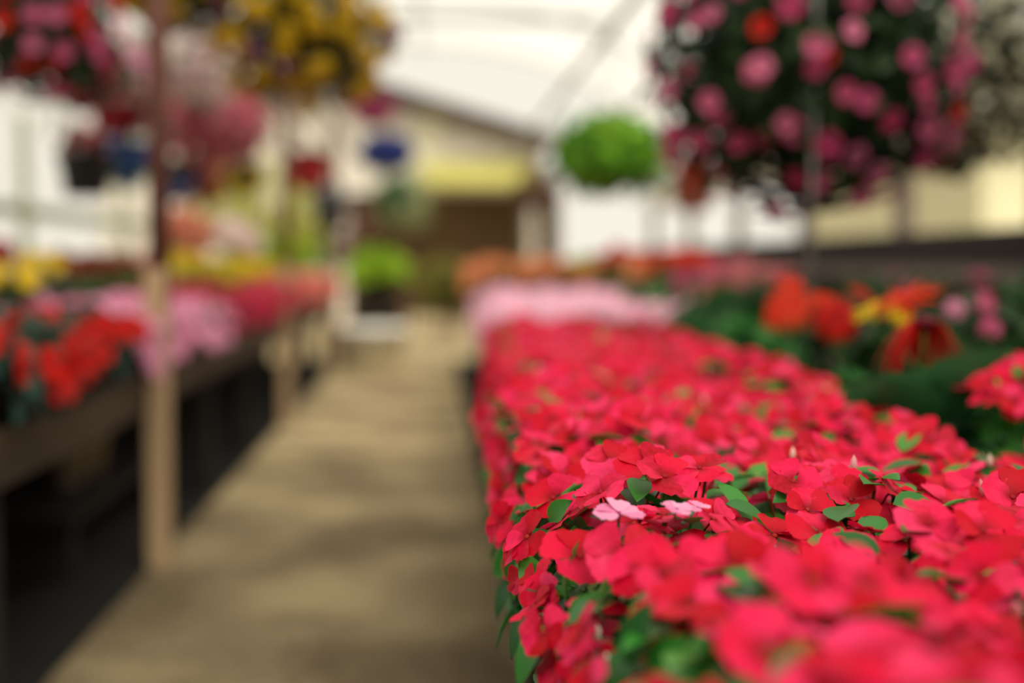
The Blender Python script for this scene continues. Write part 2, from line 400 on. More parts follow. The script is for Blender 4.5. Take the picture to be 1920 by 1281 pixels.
# ------------------------------------------------------------------ benches
BT = 0.52; LB = 0.565
SKEW = 0.022                                     # the right bench runs a touch off the aisle's line
def RX(x, y): return x + 0.03 + SKEW * y
def bench(label, x0, x1, y0, y1, legs, rail_h, BT, skew=0.0):
    b = thing('plant_bench', label, 'bench', ((x0 + x1) / 2, (y0 + y1) / 2, 0))
    ox, oy = -(x0 + x1) / 2, -(y0 + y1) / 2
    if skew:
        b.location.x = RX((x0 + x1) / 2, (y0 + y1) / 2); b.rotation_euler.z = -math.atan(skew)
    n = 7; w = (x1 - x0) / n
    for k in range(n):
        m = MB(); m.box(ox + x0 + k * w + .008, ox + x0 + (k + 1) * w - .008, oy + y0, oy + y1, BT - .03, BT); m.obj('top_plank', M_BENCHWOOD, b)
    for x in (x0, x1):
        m = MB(); m.box(ox + x - .02, ox + x + .02, oy + y0, oy + y1, BT - .075, BT - .075 + rail_h); m.obj('rail', M_BENCHWOOD, b)
    lm = MB(); lm.box(-.04, .04, -.04, .04, 0, BT - .03); lm = lm.mesh('leg', M_DARKWOOD)
    cm = MB(); cm.box(ox + x0 + .06, ox + x1 - .06, -.02, .02, BT - .12, BT - .03); cm = cm.mesh('cross_bearer', M_BENCHWOOD)
    for y in legs:
        for x in (x0 + .06, x1 - .06): link('leg', lm, b, loc=(ox + x, oy + y, 0))
        link('cross_bearer', cm, b, loc=(0, oy + y, 0))
    return b
bench('long wooden plant bench of coral-red impatiens right of the gravel aisle', 0.09, 1.62, 0.25, 13.2, (0.45, 1.22, 3.0, 4.8, 6.6, 8.4, 10.2, 12.0, 13.1), 0.10, BT, SKEW)
bench('long wooden plant bench with tan posts left of the gravel aisle', -2.3, -0.89, 1.2, 13.4, (1.4, 3.0, 5.9, 7.2, 9.4, 10.7, 13.2), 0.11, LB)
M_BENCH_SHADE = solid('bench_shade_black', '0d0c0a', '14120f', 9, 0.95)  # black sheets added on the floor under both benches in place of shade
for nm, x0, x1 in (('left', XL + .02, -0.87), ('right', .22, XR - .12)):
    m = MB(); m.box(x0, x1, 0.3, 13.6, 0.0, 0.006); structure(m.obj('floor_shade_' + nm, M_BENCH_SHADE))
m = MB(); m.box(-1.52, -1.5, 1.2, 13.4, 0.008, LB - .13)  # unseen black panel added to deepen the dark under the bench
tag(m.obj('added_shade_panel', M_BENCH_SHADE), 'added black cloth panel imitating shade under the left bench', 'cloth')
# low shelf under the left bench, pale pots added to imitate light gaps
ls = thing('low_shelf', 'low dark plank shelf under the left bench', 'shelf', (-1.27, 5.1, 0))
m = MB(); m.box(-.22, .22, -.9, .9, .17, .2); m.obj('plank', M_DARKWOOD, ls)
for yy in (-.8, .8):
    m = MB(); m.box(-.2, .2, yy - .04, yy + .04, .006, .17); m.obj('block', M_DARKWOOD, ls)
M_LIGHT_GAP = solid('light_gap_pale', 'b8a48c', 'd0bea4', 12, 0.8)
for x, y, Y, lab in ((128, 835, 4.75, 'left pale pot added on the low shelf to imitate a light gap'), (168, 835, 5.0, 'right pale pot added on the low shelf to imitate a light gap')):
    P = pt(x, y, Y); t = thing('light_gap_pot', lab, 'pot', (P.x, P.y, .2))
    m = MB(); m.lathe([(.001, 0), (.045, 0), (.065, .15), (.075, .15), (.075, .19), (.066, .19), (.06, .16), (.04, .02), (.001, .02)], 18); m.obj('body', M_LIGHT_GAP, t, True)
    m = MB(); m.lathe([(.06, .16), (.001, .165)], 14); m.obj('soil', M_SOIL, t)

# posts and overhead pipes that the baskets hang from
def post(label, x, y, z_lower, r_up, ztop):
    p = thing('roof_post', label, 'post', (x, y, 0), 'posts along the left bench')
    m = MB(); m.box(-.033, .033, -.033, .033, 0, z_lower); m.obj('wooden_leg', M_WOOD, p)
    m = MB(); m.tube([(0.008, 0, z_lower - .12), (0.018, 0, ztop)], r_up, 12); m.obj('upper_pipe', M_RUST, p, True)
    return p
PIPE = 2.12
post('nearest tan wooden post topped by a rust-brown pipe at the left bench corner', -0.845, 4.45, 0.93, 0.033, PIPE)
post('second tan post standing before the crimson flowers of the left bench', -0.845, 8.35, 0.93, 0.033, PIPE)
post('farthest tan post at the salmon end of the left bench', -0.845, 12.3, 0.93, 0.033, PIPE)
def pipe(label, x, y0, y1):
    m = MB(); m.tube([(0, y0, 0), (0, y1, 0)], 0.021, 10)
    tag(m.obj('overhead_pipe', M_STEEL if x > 0 else M_RUST, None, True, (x, 0, PIPE + .02)), label, 'pipe')
pipe('rusty overhead pipe carried by the left posts', -0.83, 1.0, 16.8)
pipe('grey overhead pipe receding above the right bench', 0.93, 0.5, 16.8)
pipe('overhead pipe above the middle of the aisle', -0.42, 1.0, 16.9)
pipe('overhead pipe above the back of the left bench', -1.62, 1.0, 16.8)
pipe('overhead pipe above the middle of the left bench', -1.22, 1.0, 16.8)
pipe('overhead pipe by the open right side', 1.55, 0.5, 16.8)
p = thing('pipe_stand', 'thin grey steel upright behind the gerberas below the petunia basket', 'post', (0.885, 3.30, BT))
m = MB(); m.tube([(0, 0, 0), (0.02, 0, PIPE - BT)], 0.006, 10); m.obj('upright', M_STEEL, p, True)
m = MB(); m.lathe([(0.001, 0.012), (0.06, 0.012), (0.06, 0.0), (0.001, 0)], 16); m.obj('base_plate', M_STEEL, p)

# ------------------------------------------------------------------ plant builders
MESHES = {}
def shared(key, fn):
    if key not in MESHES: MESHES[key] = fn()
    return MESHES[key]
def pot_mesh(r, h, mat, seg=18):
    def f():
        m = MB(); m.lathe([(0.001, 0.0), (r * .74, 0), (r * .95, h * .86), (r * 1.04, h * .86), (r * 1.04, h), (r * .96, h), (r * .93, h * .8)], seg)
        return m.mesh('pot', mat, False)
    return shared(('pot', r, h, mat.name), f)
def soil_mesh(r, h):
    def f():
        m = MB(); m.lathe([(r * .93, h * .86), (0.001, h * .9)], 14); return m.mesh('soil', M_SOIL)
    return shared(('soil', r, h), f)
def joined(name, items, tpl, mats, parent, smooth=True):
    """many pieces too small or too blurred to tell apart, as one part"""
    m = MB()
    for M in items: m.add(xf(M, tpl[0]), tpl[1], list(tpl[2]) if len(tpl) > 2 else 0)
    return stuff(m.obj(name, mats, parent, smooth))
def spread(n, rx, ry, k=6):
    """n evenly scattered spots in a rectangle (low-discrepancy, jittered)"""
    if n < 1: return []
    ox, oy = rnd(), rnd(); jx, jy = .55 * rx / math.sqrt(n), .55 * ry / math.sqrt(n)
    return [(rx * (2 * ((ox + i * .7548776662) % 1) - 1) + uni(-jx, jx), ry * (2 * ((oy + i * .5698402910) % 1) - 1) + uni(-jy, jy)) for i in range(n)]
IMP_M = lambda: shared('imp', lambda: tpl_mesh('bloom', IMP, [P_NEAR, P_EYE]))
IMP_PALE_M = lambda: shared('imppale', lambda: tpl_mesh('bloom', IMP, [leafy('petal_orchid', ['ee86ba', 'f4a2cc', 'f0b4d8'], .3), P_MAGENTA]))
PETAL_M = lambda: shared('petal', lambda: tpl_mesh('petal', PETAL, [P_NEAR]))
EYE_M = lambda: shared('eye', lambda: tpl_mesh('bloom', EYE, [P_EYE]))
LEAF_M = lambda: shared('leaf', lambda: tpl_mesh('leaf', LEAF, [L_IMP]))
def bud_mesh():
    m = MB(); m.lathe([(0.001, 0), (0.2, 0.15), (0.34, 0.6), (0.26, 1.2), (0.001, 1.7)], 8); return m.mesh('bud', leafy('bud_pale', ['f07a90', 'f4a8b4', 'f4dcd0', 'e85070'], .3), True)
BUD_M = lambda: shared('bud', bud_mesh)
PX = list(imp_petal_xforms())
def place_bloom(root, M, petals):
    if petals:
        b = link('bloom', EYE_M(), root, M)
        for m in PX: link('petal', PETAL_M(), b, m)
    else: link('bloom', IMP_M(), root, M)

def impatiens_near(X, Y, label, group, H, half, nb, petals, edge=False, front=False):
    """potted impatiens whose blooms and upper leaves can be told apart: each is a part"""
    t = thing('impatiens_plant', label, 'flower', (X, Y, BT), group)
    link('pot', pot_mesh(.08, .11, M_BLACKPOT), t); link('soil', soil_mesh(.08, .11), t)
    def zt(x, y): return H - 0.024 * ((x * x + y * y) / (half * half)) ** 1.0 + 0.012 * math.sin(19 * (x + X) + 3) * math.sin(17 * (y + Y))
    inner = []; stems = MB()
    for (x, y) in spread(46, half * 1.02, half * 1.02, 2):
        d = Vector((x + uni(-.4, .4) * half, y + uni(-.4, .4) * half, uni(.4, 1.2) * half)); z = zt(x, y) - uni(.03, .11)
        inner.append(frame(d, None, uni(.035, .055), (x, y, z)))
    if edge:
        for _ in range(46):
            z = H - uni(.04, .15); x = -half - uni(-.03, .035) + (H - z) * .12; y = uni(-half, half)
            inner.append(frame((-1, uni(-.7, .3), uni(-.1, .9)), None, uni(.035, .055), (x, y, z)))
    joined('foliage', inner, LEAF, L_IMP, t)
    for (x, y) in spread(20, half * .95, half * .95, 3):
        M = frame((x * 3 + uni(-.5, .5), y * 3 + uni(-.6, .3), 1), None, uni(.035, .052), (x, y, zt(x, y) - uni(-.004, .02)))
        link('leaf', LEAF_M(), t, M)
    for (x, y) in spread(nb, half * 1.0, half * 1.0, 8):
        z = zt(x, y) + uni(-.020, .014); n = Vector((x * 2.5 + uni(-.5, .5), y * 2.0 + uni(-1.0, .25), 1))
        place_bloom(t, frame(n, None, uni(.0235, .0315), (x, y, z)), petals)
        stems.tube([(x, y, z - .004), (x * .8, y * .8, z - .07)], .0012, 4)
    if edge:
        for k in range(9):
            s = uni(0, 1); z = H - .035 - s * .095; x = -half - .032 + s * .028 + uni(-.01, .01); y = -half + 2 * half * (k + rnd()) / 9
            n = Vector((-1 + uni(-.2, .2), uni(-.9, .1), uni(.1, .9)))
            place_bloom(t, frame(n, None, uni(.018, .024), (x, y, z)), petals)
            stems.tube([(x, y, z), (x + .05, y, z - .01)], .0012, 4)
        for k in range(9):
            z = H - uni(.05, .145); x = -half - uni(.0, .035) + (H - z) * .15; y = uni(-half, half)
            link('leaf', LEAF_M(), t, frame((-1, uni(-.8, .2), uni(0, .9)), None, uni(.03, .048), (x, y, z)))
    if front:
        for k in range(16):
            x = uni(-half, half); s_ = uni(0, 1); z = H - .02 - s_ * .13; y = -half * (1.0 + .25 * math.sin(3 * s_)) + uni(-.01, .01)
            place_bloom(t, frame(Vector((x * 3, -1, uni(.2, .9))), None, uni(.02, .027), (x, y, z)), petals)
            stems.tube([(x, y, z), (x * .7, y + .06, z - .02)], .0012, 4)
    for k in range(1):
        x, y = uni(-half, half), uni(-half, half)
        link('bud', BUD_M(), t, frame((uni(-.6, .6), uni(-.6, .6), 1), None, uni(.007, .010), (x, y, zt(x, y))))
    stuff(stems.obj('stems', L_MID, t))
    return t

def clump(name, label, cat, loc, rx, ry, H, bloom, bmats, nb, br, leafmat, nl, lr, group=None, ltpl=LEAFLOW, pot=(.08, .11), potmat=None, dome=.05, single=False, overhang=0.0, face=0.35, lift=0.012):
    """potted plant: pot, soil, leaves and blooms over a dome of half-widths rx, ry and height H above loc"""
    t = thing(name, label, cat, loc, group)
    link('pot', pot_mesh(pot[0], pot[1], potmat or M_BLACKPOT, 14), t); link('soil', soil_mesh(*pot), t)
    def zt(x, y): return H - dome * ((x / rx) ** 2 + (y / ry) ** 2) * .6
    L = []
    for (x, y) in spread(nl, rx, ry, 2):
        L.append(frame((x / rx * .8 + uni(-.5, .5), y / ry * .8 + uni(-.6, .4), uni(.3, 1)), None, lr * uni(.7, 1.2), (x, y, zt(x, y) - uni(0, .4) * (H - pot[1]))))
    if overhang:
        for _ in range(nl // 2):
            z = H - uni(.02, overhang); sx = 1 if loc[0] < 0 else -1
            L.append(frame((sx, uni(-.8, .2), uni(0, .8)), None, lr * uni(.7, 1.1), (sx * (rx - .01), uni(-ry, ry), z)))
    joined('foliage', L, ltpl, leafmat, t)
    B = []
    for (x, y) in spread(nb, rx, ry, 6):
        B.append(frame((x / rx * .5 + uni(-.4, .4), y / ry * .4 - face + uni(-.4, .3), 1), None, br * uni(.85, 1.15), (x, y, zt(x, y) + uni(-.01, lift))))
    if overhang:
        sx = 1 if loc[0] < 0 else -1
        for _ in range(max(3, nb // 3)):
            B.append(frame((sx, uni(-1, .1), uni(.1, .9)), None, br * uni(.85, 1.1), (sx * (rx + uni(0, .03)), uni(-ry, ry), H - uni(.03, overhang))))
    if B:
        if single:
            me = shared((name, 'bloom', br, bmats[0].name), lambda: tpl_mesh('bloom', bloom, bmats))
            for M in B: link('bloom', me, t, M)
        else: joined('flowers', B, bloom, bmats, t)
    return t

# ------------------------------------------------------------------ right bench: coral-red impatiens
HALF = 0.086
rows = [0.60 + 0.17 * k for k in range(24)]
ORD = ['first', 'second', 'third', 'fourth', 'fifth', 'sixth', 'seventh', 'eighth', 'ninth', 'tenth', 'eleventh', 'twelfth', 'thirteenth', 'fourteenth', 'fifteenth', 'sixteenth', 'seventeenth', 'eighteenth', 'nineteenth', 'twentieth', 'twenty-first', 'twenty-second', 'twenty-third', 'twenty-fourth']
cnt = [0, 0, 0]
for r, Y in enumerate(rows):
    for c, X in enumerate((0.150, 0.322, 0.494)):
        X = RX(X, Y) + float(np.interp(Y, [.6, .8, 1.0, 1.3, 2.0, 3.0, 4.6], [.05, .04, .005, -.018, -.028, -.012, .025])) * (1 if c == 0 else .35)
        if X - .12 > 0.42 * Y + 0.10: continue
        x_, y_ = X + uni(-.008, .008), Y + uni(-.01, .01)
        rown = ('spilling over the aisle edge', 'in the middle row of the red bed', 'in the inner row of the red bed')[c]
        lab = 'coral-red impatiens plant %s, %s from the near end' % (rown, ORD[cnt[c]]); cnt[c] += 1
        H = 0.235 + uni(-.024, .012)
        if Y < 2.75:
            impatiens_near(x_, y_, lab, 'coral-red impatiens', H, HALF, 16, 0.95 < Y < 1.62, edge=(c == 0))
        else:
            clump('impatiens_plant', lab, 'flower', (x_, y_, BT), HALF, HALF, H + .007, IMPLOW, [P_CORAL], 24, .026, L_IMP, 46, .045, 'coral-red impatiens', overhang=.1 if c == 0 else 0, dome=.045)
# pale pink bloom lying among the coral ones, single red plants beyond the gerberas
t = impatiens_near(0.825, 1.88, 'red impatiens plant right of the gerberas beside the big dark leaf', None, 0.285, .095, 24, False, front=True)
tp = thing('impatiens_plant', 'small pale pink impatiens sprig among the sharp coral-red blooms', 'flower', (pt(1160, 962, 1.12).x, 1.12, BT))
zs = pt(1160, 962, 1.12).z - BT
m = MB(); m.tube([(0, .02, .05), (0.0, 0.0, zs)], .0012, 6); m.obj('stem', L_MID, tp)
for q, r_ in (((0, 0, zs), .021), ((.046, -.006, zs + .004), .013), ((.066, .012, zs + .002), .010)): link('bloom', IMP_PALE_M(), tp, frame((.1, -.30, 1), None, r_, q))

# ------------------------------------------------------------------ gerberas
def strap_mesh(mat, key, droop):
    def f():
        m = MB(); V = []; F = []
        for x, w in ((.12, .04), (.4, .065), (.75, .07), (.95, .05), (1.04, .01)):
            z = .06 * math.sin(x * 3) - droop * x * x; V += [(x * (1 - droop * .25 * x), -w, z), (x * (1 - droop * .25 * x), 0, z - .02), (x * (1 - droop * .25 * x), w, z)]
        for i in range(4):
            a = 3 * i; F += [(a, a + 3, a + 4, a + 1), (a + 1, a + 4, a + 5, a + 2)]
        m.add(V, F); return m.mesh('petal', mat, True)
    return shared(('strap', key), f)
def disc_mesh(mat, key):
    def f():
        m = MB(); m.lathe([(.001, .09), (.14, .08), (.24, .03), (.22, -.03), (.10, -.14), (.05, -.2)], 12); return m.mesh('flower_head', mat, True)
    return shared(('disc', key), f)
LEAFG_M = lambda: shared('leafg', lambda: tpl_mesh('leaf', leaf_tpl(.32, .2, .3), [L_MID]))
V3 = Vector
def gerbera(label, base, heads, leaves=9, ll=.15):
    """heads: (world position, facing, radius, petal material, droop)"""
    b = Vector(base); t = thing('gerbera_plant', label, 'flower', b)
    link('pot', pot_mesh(.075, .12, M_BLACKPOT), t); link('soil', soil_mesh(.075, .12), t)
    for (pos, nrm, R, pm, droop, *gap) in heads:
        lp = Vector(pos) - b
        h = link('flower_head', disc_mesh(P_EYED if pm is not P_YELLOW else P_EYEY, pm is P_YELLOW), t, frame(nrm, None, R, lp))
        me = strap_mesh(pm, (pm.name, droop), droop)
        for ring, (n, s, dz) in enumerate(((17, 1.0, -.02), (14, .78, .05))):
            for k in range(n):
                an = 2 * math.pi * (k + ring * .5) / n + uni(-.05, .05)
                if gap and (h.matrix_local.to_3x3() @ V3((math.cos(an), math.sin(an), 0))).normalized().y < -.55: continue
                link('petal', me, h, Matrix.Rotation(an, 4, 'Z') @ Matrix.Translation((0, 0, dz)) @ Matrix.Rotation(uni(-.12, .12) - ring * .12, 4, 'Y') @ Matrix.Diagonal((s, 1.15, 1, 1)))
        m = MB(); nn = Vector(nrm).normalized(); m.tube([(0, 0, .10), lp * .5 + Vector((0, 0, .05)), lp - nn * R * .6 - Vector((0, 0, R * .3)), lp - nn * R * .1], [.004, .0035, .003, .0035], 6); m.obj('stem', L_MID, t, True)
    for k in range(leaves):
        a = 2 * math.pi * k / leaves + uni(-.3, .3)
        M = Matrix.Translation((.03 * math.cos(a), .03 * math.sin(a), .12)) @ Matrix.Rotation(a, 4, 'Z') @ Matrix.Rotation(-uni(.3, 1.0), 4, 'Y') @ Matrix.Diagonal((ll * uni(.8, 1.15),) * 3 + (1,))
        link('leaf', LEAFG_M(), t, M)
    return t
gerbera('orange-red gerbera with two upright heads, leftmost of the gerberas', (0.79, 2.86, BT),
        [(pt(1480, 578, 2.80), (-.15, -1, .35), .050, P_ORED, .1), (pt(1486, 527, 2.86), (.2, -.5, 1), .036, P_ORED, .3), (pt(1446, 596, 2.9), (-.8, -.6, .4), .03, P_ORED, .3)])
gerbera('deep red gerbera hanging its dark-eyed head, second from the left', (0.80, 2.58, BT),
        [(pt(1568, 600, 2.5), (-.25, -1, .15), .046, P_RED, .15), (pt(1545, 555, 2.62), (.1, -.3, 1), .036, P_ORED, .35)])
gerbera('yellow gerbera tucked under a wide red head', (0.78, 2.34, BT),
        [(pt(1640, 582, 2.3), (-.42, -.2, 1), .040, P_YELLOW, .05), (pt(1692, 588, 2.22), (.1, -.75, .55), .026, P_YELLOW, .25)], 7)
gerbera('red gerbera with a wide tilted head above the yellow one', (0.93, 2.36, BT),
        [(pt(1702, 562, 2.25), (-.42, -.16, 1), .060, P_ORED, .02), (pt(1618, 548, 2.55), (.5, -.3, .9), .032, P_RED, .2)], 7)
gerbera('drooping red gerbera with arched petals, rightmost by the broad leaf', (0.93, 2.12, BT),
        [(pt(1735, 602, 2.08), (.06, -.12, 1), .078, P_RED, .95, 1)], 8)
# the broad dark leaf plant right of them
bl = thing('broad_leaf_plant', 'broad dark green leaves between the drooping gerbera and the right-hand red impatiens', 'plant', (0.80, 2.06, BT))
link('pot', pot_mesh(.075, .12, M_BLACKPOT), bl); link('soil', soil_mesh(.075, .12), bl)
me = shared('broad', lambda: tpl_mesh('leaf', leaf_tpl(.40, .12, .15), [leafy('leaf_broad', ['3a6e44', '4a8050'], .25, .4)]))
for a_, b_, roll in (((1735, 800), (1882, 645), -.5), ((1740, 800), (1790, 690), -.4), ((1720, 790), (1660, 690), .3), ((1735, 830), (1880, 770), .2), ((1730, 820), (1600, 700), .3), ((1740, 830), (1860, 830), .4)):
    A, B = pt(*a_, 1.96) - V3(bl.location), pt(*b_, 1.88) - V3(bl.location)
    d = B - A; q = d.to_track_quat('X', 'Z')
    link('leaf', me, bl, Matrix.Translation(A) @ (q @ Quaternion((1, 0, 0), roll)).to_matrix().to_4x4() @ Matrix.Diagonal((d.length,) * 3 + (1,)))
m = MB(); m.tube([(0, 0, .1), (.03, -.03, .2), (.035, -.05, .3)], .004, 6); m.obj('stem', L_MID, bl, True)

# ------------------------------------------------------------------ further plants on the right bench
OCC = []
def free(x, y, w): return all(math.hypot(x - a, y - b) > .66 * (w + c) for a, b, c in OCC)
def grid_plants(name, labels, cat, xs, ys, H, half, tpl, mats, nb, br, lm, nl, lr, group, overhang=0, z=BT, skew=False, **kw):
    for i, x in enumerate(xs):
        k = 0
        for y in ys:
            X, Y = x + uni(-.015, .015), y + uni(-.015, .015)
            if skew: X = RX(X, Y)
            if not free(X, Y, half): continue
            clump(name, '%s, %s from the near end' % (labels[i], ORD[k]), cat, (X, Y, z), half, half, H + uni(-.015, .015), tpl, mats, nb, br, lm, nl, lr, group, overhang=overhang if i == 0 else 0, **kw); k += 1
def spot(name, lab, cat, x, y, Y, w, tpl, mats, nb, br, lm, nl, lr, group=None, z=BT, **kw):
    """a plant whose flower tops show at pixel (x, y), standing on the bench at distance Y"""
    P = pt(x, y, Y); OCC.append((P.x, P.y, w))
    return clump(name, lab, cat, (P.x, P.y, z), w, w, max(.2, P.z - z), tpl, mats, nb, br, lm, nl, lr, group, **kw)
P_DUSKY = leafy('petal_dusky', ['c86a78', 'd88a90', 'b85058'], .3)
for x, y, Y, mat, n, lab in ((1160, 470, 7.4, P_ORED, 8, 'red geranium plant left of the orange-red cluster'), (1275, 478, 6.3, P_ORED, 13, 'orange-red geranium cluster over the pale pink bed'), (1222, 495, 6.85, P_ORANGE, 8, 'amber-orange geranium plant between two red ones'), (1318, 510, 5.7, P_ROSE, 8, 'rose-red geranium plant right of the orange-red cluster')):
    spot('geranium_plant', lab, 'flower', x, y, Y, .13, BALL, [mat], n, .045, L_MID, 60, .07, dome=.08)
for x, y, Y, w in ((1365, 508, 4.95, 'left'), (1402, 503, 5.3, 'middle'), (1432, 510, 4.7, 'right')):
    spot('geranium_plant', 'dusky pink flowering plant behind the leftmost gerbera, %s of three' % w, 'flower', x, y, Y, .11, BALL, [P_DUSKY], 7, .038, L_MID, 60, .06, 'dusky pink plants', dome=.08)
for x, y, Y, w in ((1080, 480, 9.2, 'farther'), (1118, 482, 8.3, 'nearer')):
    spot('coleus_plant', 'lime-green leafy plant among the orange geraniums, %s of two' % w, 'plant', x, y, Y, .14, BALL, [P_GOLD], 0, .03, L_LIME, 90, .09, 'lime plants', dome=.1)
for x, y, Y, w in ((1375, 570, 3.75, 'left of the gerberas, second from right'), (1425, 585, 3.4, 'just left of the gerberas'), (1385, 550, 4.2, 'behind the red bed, third from the gerberas'), (1345, 545, 4.55, 'at the far corner of the red bed'), (1235, 540, 5.35, 'rising out of the pale pink bed')):
    spot('foliage_plant', 'leafy green plant ' + w, 'plant', x, y, Y, .14, BALL, [P_RED], 0, .03, L_MID, 110, .075, None, ltpl=LEAF, dome=.08)
grid_plants('foliage_plant', ['dark bushy plant behind the gerberas', 'dark bushy plant in the middle back row', 'dark bushy plant along the right bench back rail'], 'plant', (1.05, 1.34, 1.56), (2.75, 3.07, 3.39, 3.71, 4.03, 4.35), .36, .16, BALL, [P_ROSE], 1, .024, L_DARK, 150, .065, 'dark bushy plants', ltpl=LEAFR, dome=.06, lift=.04)
grid_plants('impatiens_plant', ['pale pink impatiens plant at the aisle edge', 'pale pink impatiens plant in the second row', 'pale pink impatiens plant in the third row', 'pale pink impatiens plant in the fourth row'], 'flower', (0.18, 0.41, 0.64, .87), np.arange(4.72, 7.6, .235), .275, .12, IMPLOW, [P_PALE], 34, .028, L_MID, 30, .05, 'pale pink impatiens', overhang=.12, skew=True)
grid_plants('geranium_plant', ['salmon-orange geranium plant by the aisle', 'salmon-orange geranium plant mid-bench', 'orange geranium plant in the inner row'], 'flower', (0.19, 0.50, 0.81), np.arange(7.85, 12.9, .32), .39, .155, BALL, [P_ORANGE], 10, .058, L_MID, 40, .08, 'orange geraniums', overhang=.15, dome=.08, skew=True)
for x, y, Y, pm, lab in ((1783, 582, 2.5, P_PINK, 'pink round-headed flower on a stalk right of the gerberas'), (1842, 577, 2.5, P_ROSE, 'dusky pink flower standing before the dark plants at right'), (1850, 618, 2.3, P_ROSE, 'lower dusky pink flower just above the right-hand red impatiens')):
    P = pt(x, y, Y); t = thing('flower_stalk_plant', lab, 'flower', (P.x, P.y, BT))
    link('pot', pot_mesh(.05, .10, M_BLACKPOT), t); link('soil', soil_mesh(.05, .10), t)
    m = MB(); m.tube([(0, 0, .08), (.006, 0, P.z - BT)], .003, 6); m.obj('stem', L_MID, t)
    me = shared(('ballm', pm.name), lambda: tpl_mesh('flower_head', BALL, [pm])); link('flower_head', me, t, frame((0, -.4, 1), None, .024, (.006, 0, P.z - BT)))
    for k in range(5): link('leaf', LEAFG_M(), t, Matrix.Translation((0, 0, .1 + .03 * k)) @ Matrix.Rotation(k * 2.4, 4, 'Z') @ Matrix.Rotation(-.6, 4, 'Y') @ Matrix.Diagonal((.07, .07, .07, 1)))

# ------------------------------------------------------------------ left bench: taller plants first, then the beds round them
random.seed(5)
L_BLUISH = leafy('leaf_bluish', ['16302a', '1f4238', '2c5548', '10241e'], .2, .4)
L_YG = leafy('leaf_yellow_green', ['7a8c20', '8fa02a', '5c7420'], .35)
P_RUST = leafy('petal_rust', ['8e3a20', 'a04a2c', '7a2c18'], .25); P_PEACH = leafy('petal_peach', ['e08a6c', 'e8a084', 'd06a54'], .3)
spot('marigold_plant', 'yellow marigold at the left picture edge, lower of two', 'flower', 15, 528, 4.55, .075, DAISY, [P_YELLOW, P_EYEY], 4, .046, L_DARK, 70, .06, z=LB, single=True, dome=.02, face=.9, lift=.04)
spot('marigold_plant', 'yellow marigold behind the scarlet flowers, upper of two', 'flower', 85, 503, 5.2, .075, DAISY, [P_YELLOW, P_EYEY], 4, .05, L_DARK, 70, .06, z=LB, single=True, dome=.02, face=.9, lift=.04)
spot('geranium_plant', 'dark red geranium at the left picture edge', 'flower', 5, 472, 5.6, .12, BALL, [P_RED], 6, .05, L_DARK, 80, .07, z=LB, dome=.08)
for x, y, Y, w in ((150, 478, 6.3, 'leftmost'), (205, 482, 6.7, 'middle'), (250, 500, 7.1, 'rightmost')):
    spot('coleus_plant', 'bronze-leaved plant behind the soft pink impatiens, %s of three' % w, 'plant', x, y, Y, .15, BALL, [P_RUST], 7, .045, L_BROWN, 70, .08, 'bronze plants', z=LB, dome=.08)
for x, y, Y, w in ((160, 520, 5.95, 'left'), (245, 522, 6.3, 'right')):
    spot('foliage_plant', 'deep green plant between pink impatiens and bronze leaves, %s of two' % w, 'plant', x, y, Y, .14, BALL, [P_RUST], 0, .045, L_MID, 90, .08, 'deep green plants', z=LB, ltpl=LEAF, dome=.05)
for k, (x, y, Y) in enumerate(((330, 478, 7.8), (372, 484, 8.2), (412, 488, 8.65), (455, 490, 9.2), (490, 492, 9.7))):
    spot('marigold_plant', 'yellow-flowering plant behind the crimson impatiens, %s from the left' % ORD[k], 'flower', x, y, Y, .15, DAISY, [P_YELLOW, P_EYEY], 11, .055, L_YG, 60, .08, 'yellow row', z=LB, dome=.08)
for x, y, Y, w in ((345, 405, 9.3, 'upper'), (322, 440, 8.7, 'lower')):
    spot('geranium_plant', 'peach-flowering plant right of the nearest post, %s of two' % w, 'flower', x, y, Y, .15, BALL, [P_PEACH], 12, .07, L_PALEY, 40, .08, 'peach plants', z=LB, dome=.16)
spot('geranium_plant', 'white-flowering plant above the yellow row', 'flower', 430, 425, 10.0, .18, BALL, [P_WHITE], 14, .085, L_PALEY, 20, .08, z=LB, dome=.2)
for k, (x, y, Y) in enumerate(((478, 452, 10.4), (508, 440, 11), (540, 436, 11.7), (568, 446, 12.4))):
    spot('coleus_plant', 'chartreuse leafy plant behind the salmon impatiens, %s from the left' % ORD[k], 'plant', x, y, Y, .2, BALL, [P_ORANGE], 1, .05, L_LIME, 120, .12, 'chartreuse plants', z=LB, dome=.12)
for i, X in enumerate((-1.0, -1.27)):
    k = 0
    for Y in (2.75, 3.05, 3.35, 3.65, 3.95)[:5 - i]:
        if X < -.34 * Y - .05: continue
        OCC.append((X, Y, .17))
        clump('new_guinea_impatiens', 'scarlet impatiens plant %s, %s from the near end' % (('along the left bench edge', 'behind the edge row of the left bench')[i], ORD[k]), 'flower', (X + uni(-.02, .02), Y, LB), .15, .15, .25, IMP, [P_RED, P_EYED], 20, .037, L_BLUISH, 110, .075, 'scarlet impatiens', ltpl=LEAF, dome=.06, single=True, overhang=.15 if i == 0 else 0); k += 1
grid_plants('impatiens_plant', ['soft pink impatiens plant overhanging the left bench edge', 'soft pink impatiens plant in the second left-bench row', 'soft pink impatiens plant in the third left-bench row', 'soft pink impatiens plant in the back left-bench row'], 'flower', (-0.97, -1.20, -1.43, -1.66), np.arange(4.04, 5.8, .24), .235, .125, IMPLOW, [P_PINK], 36, .030, L_MID, 26, .05, 'soft pink impatiens', overhang=.18, z=LB)
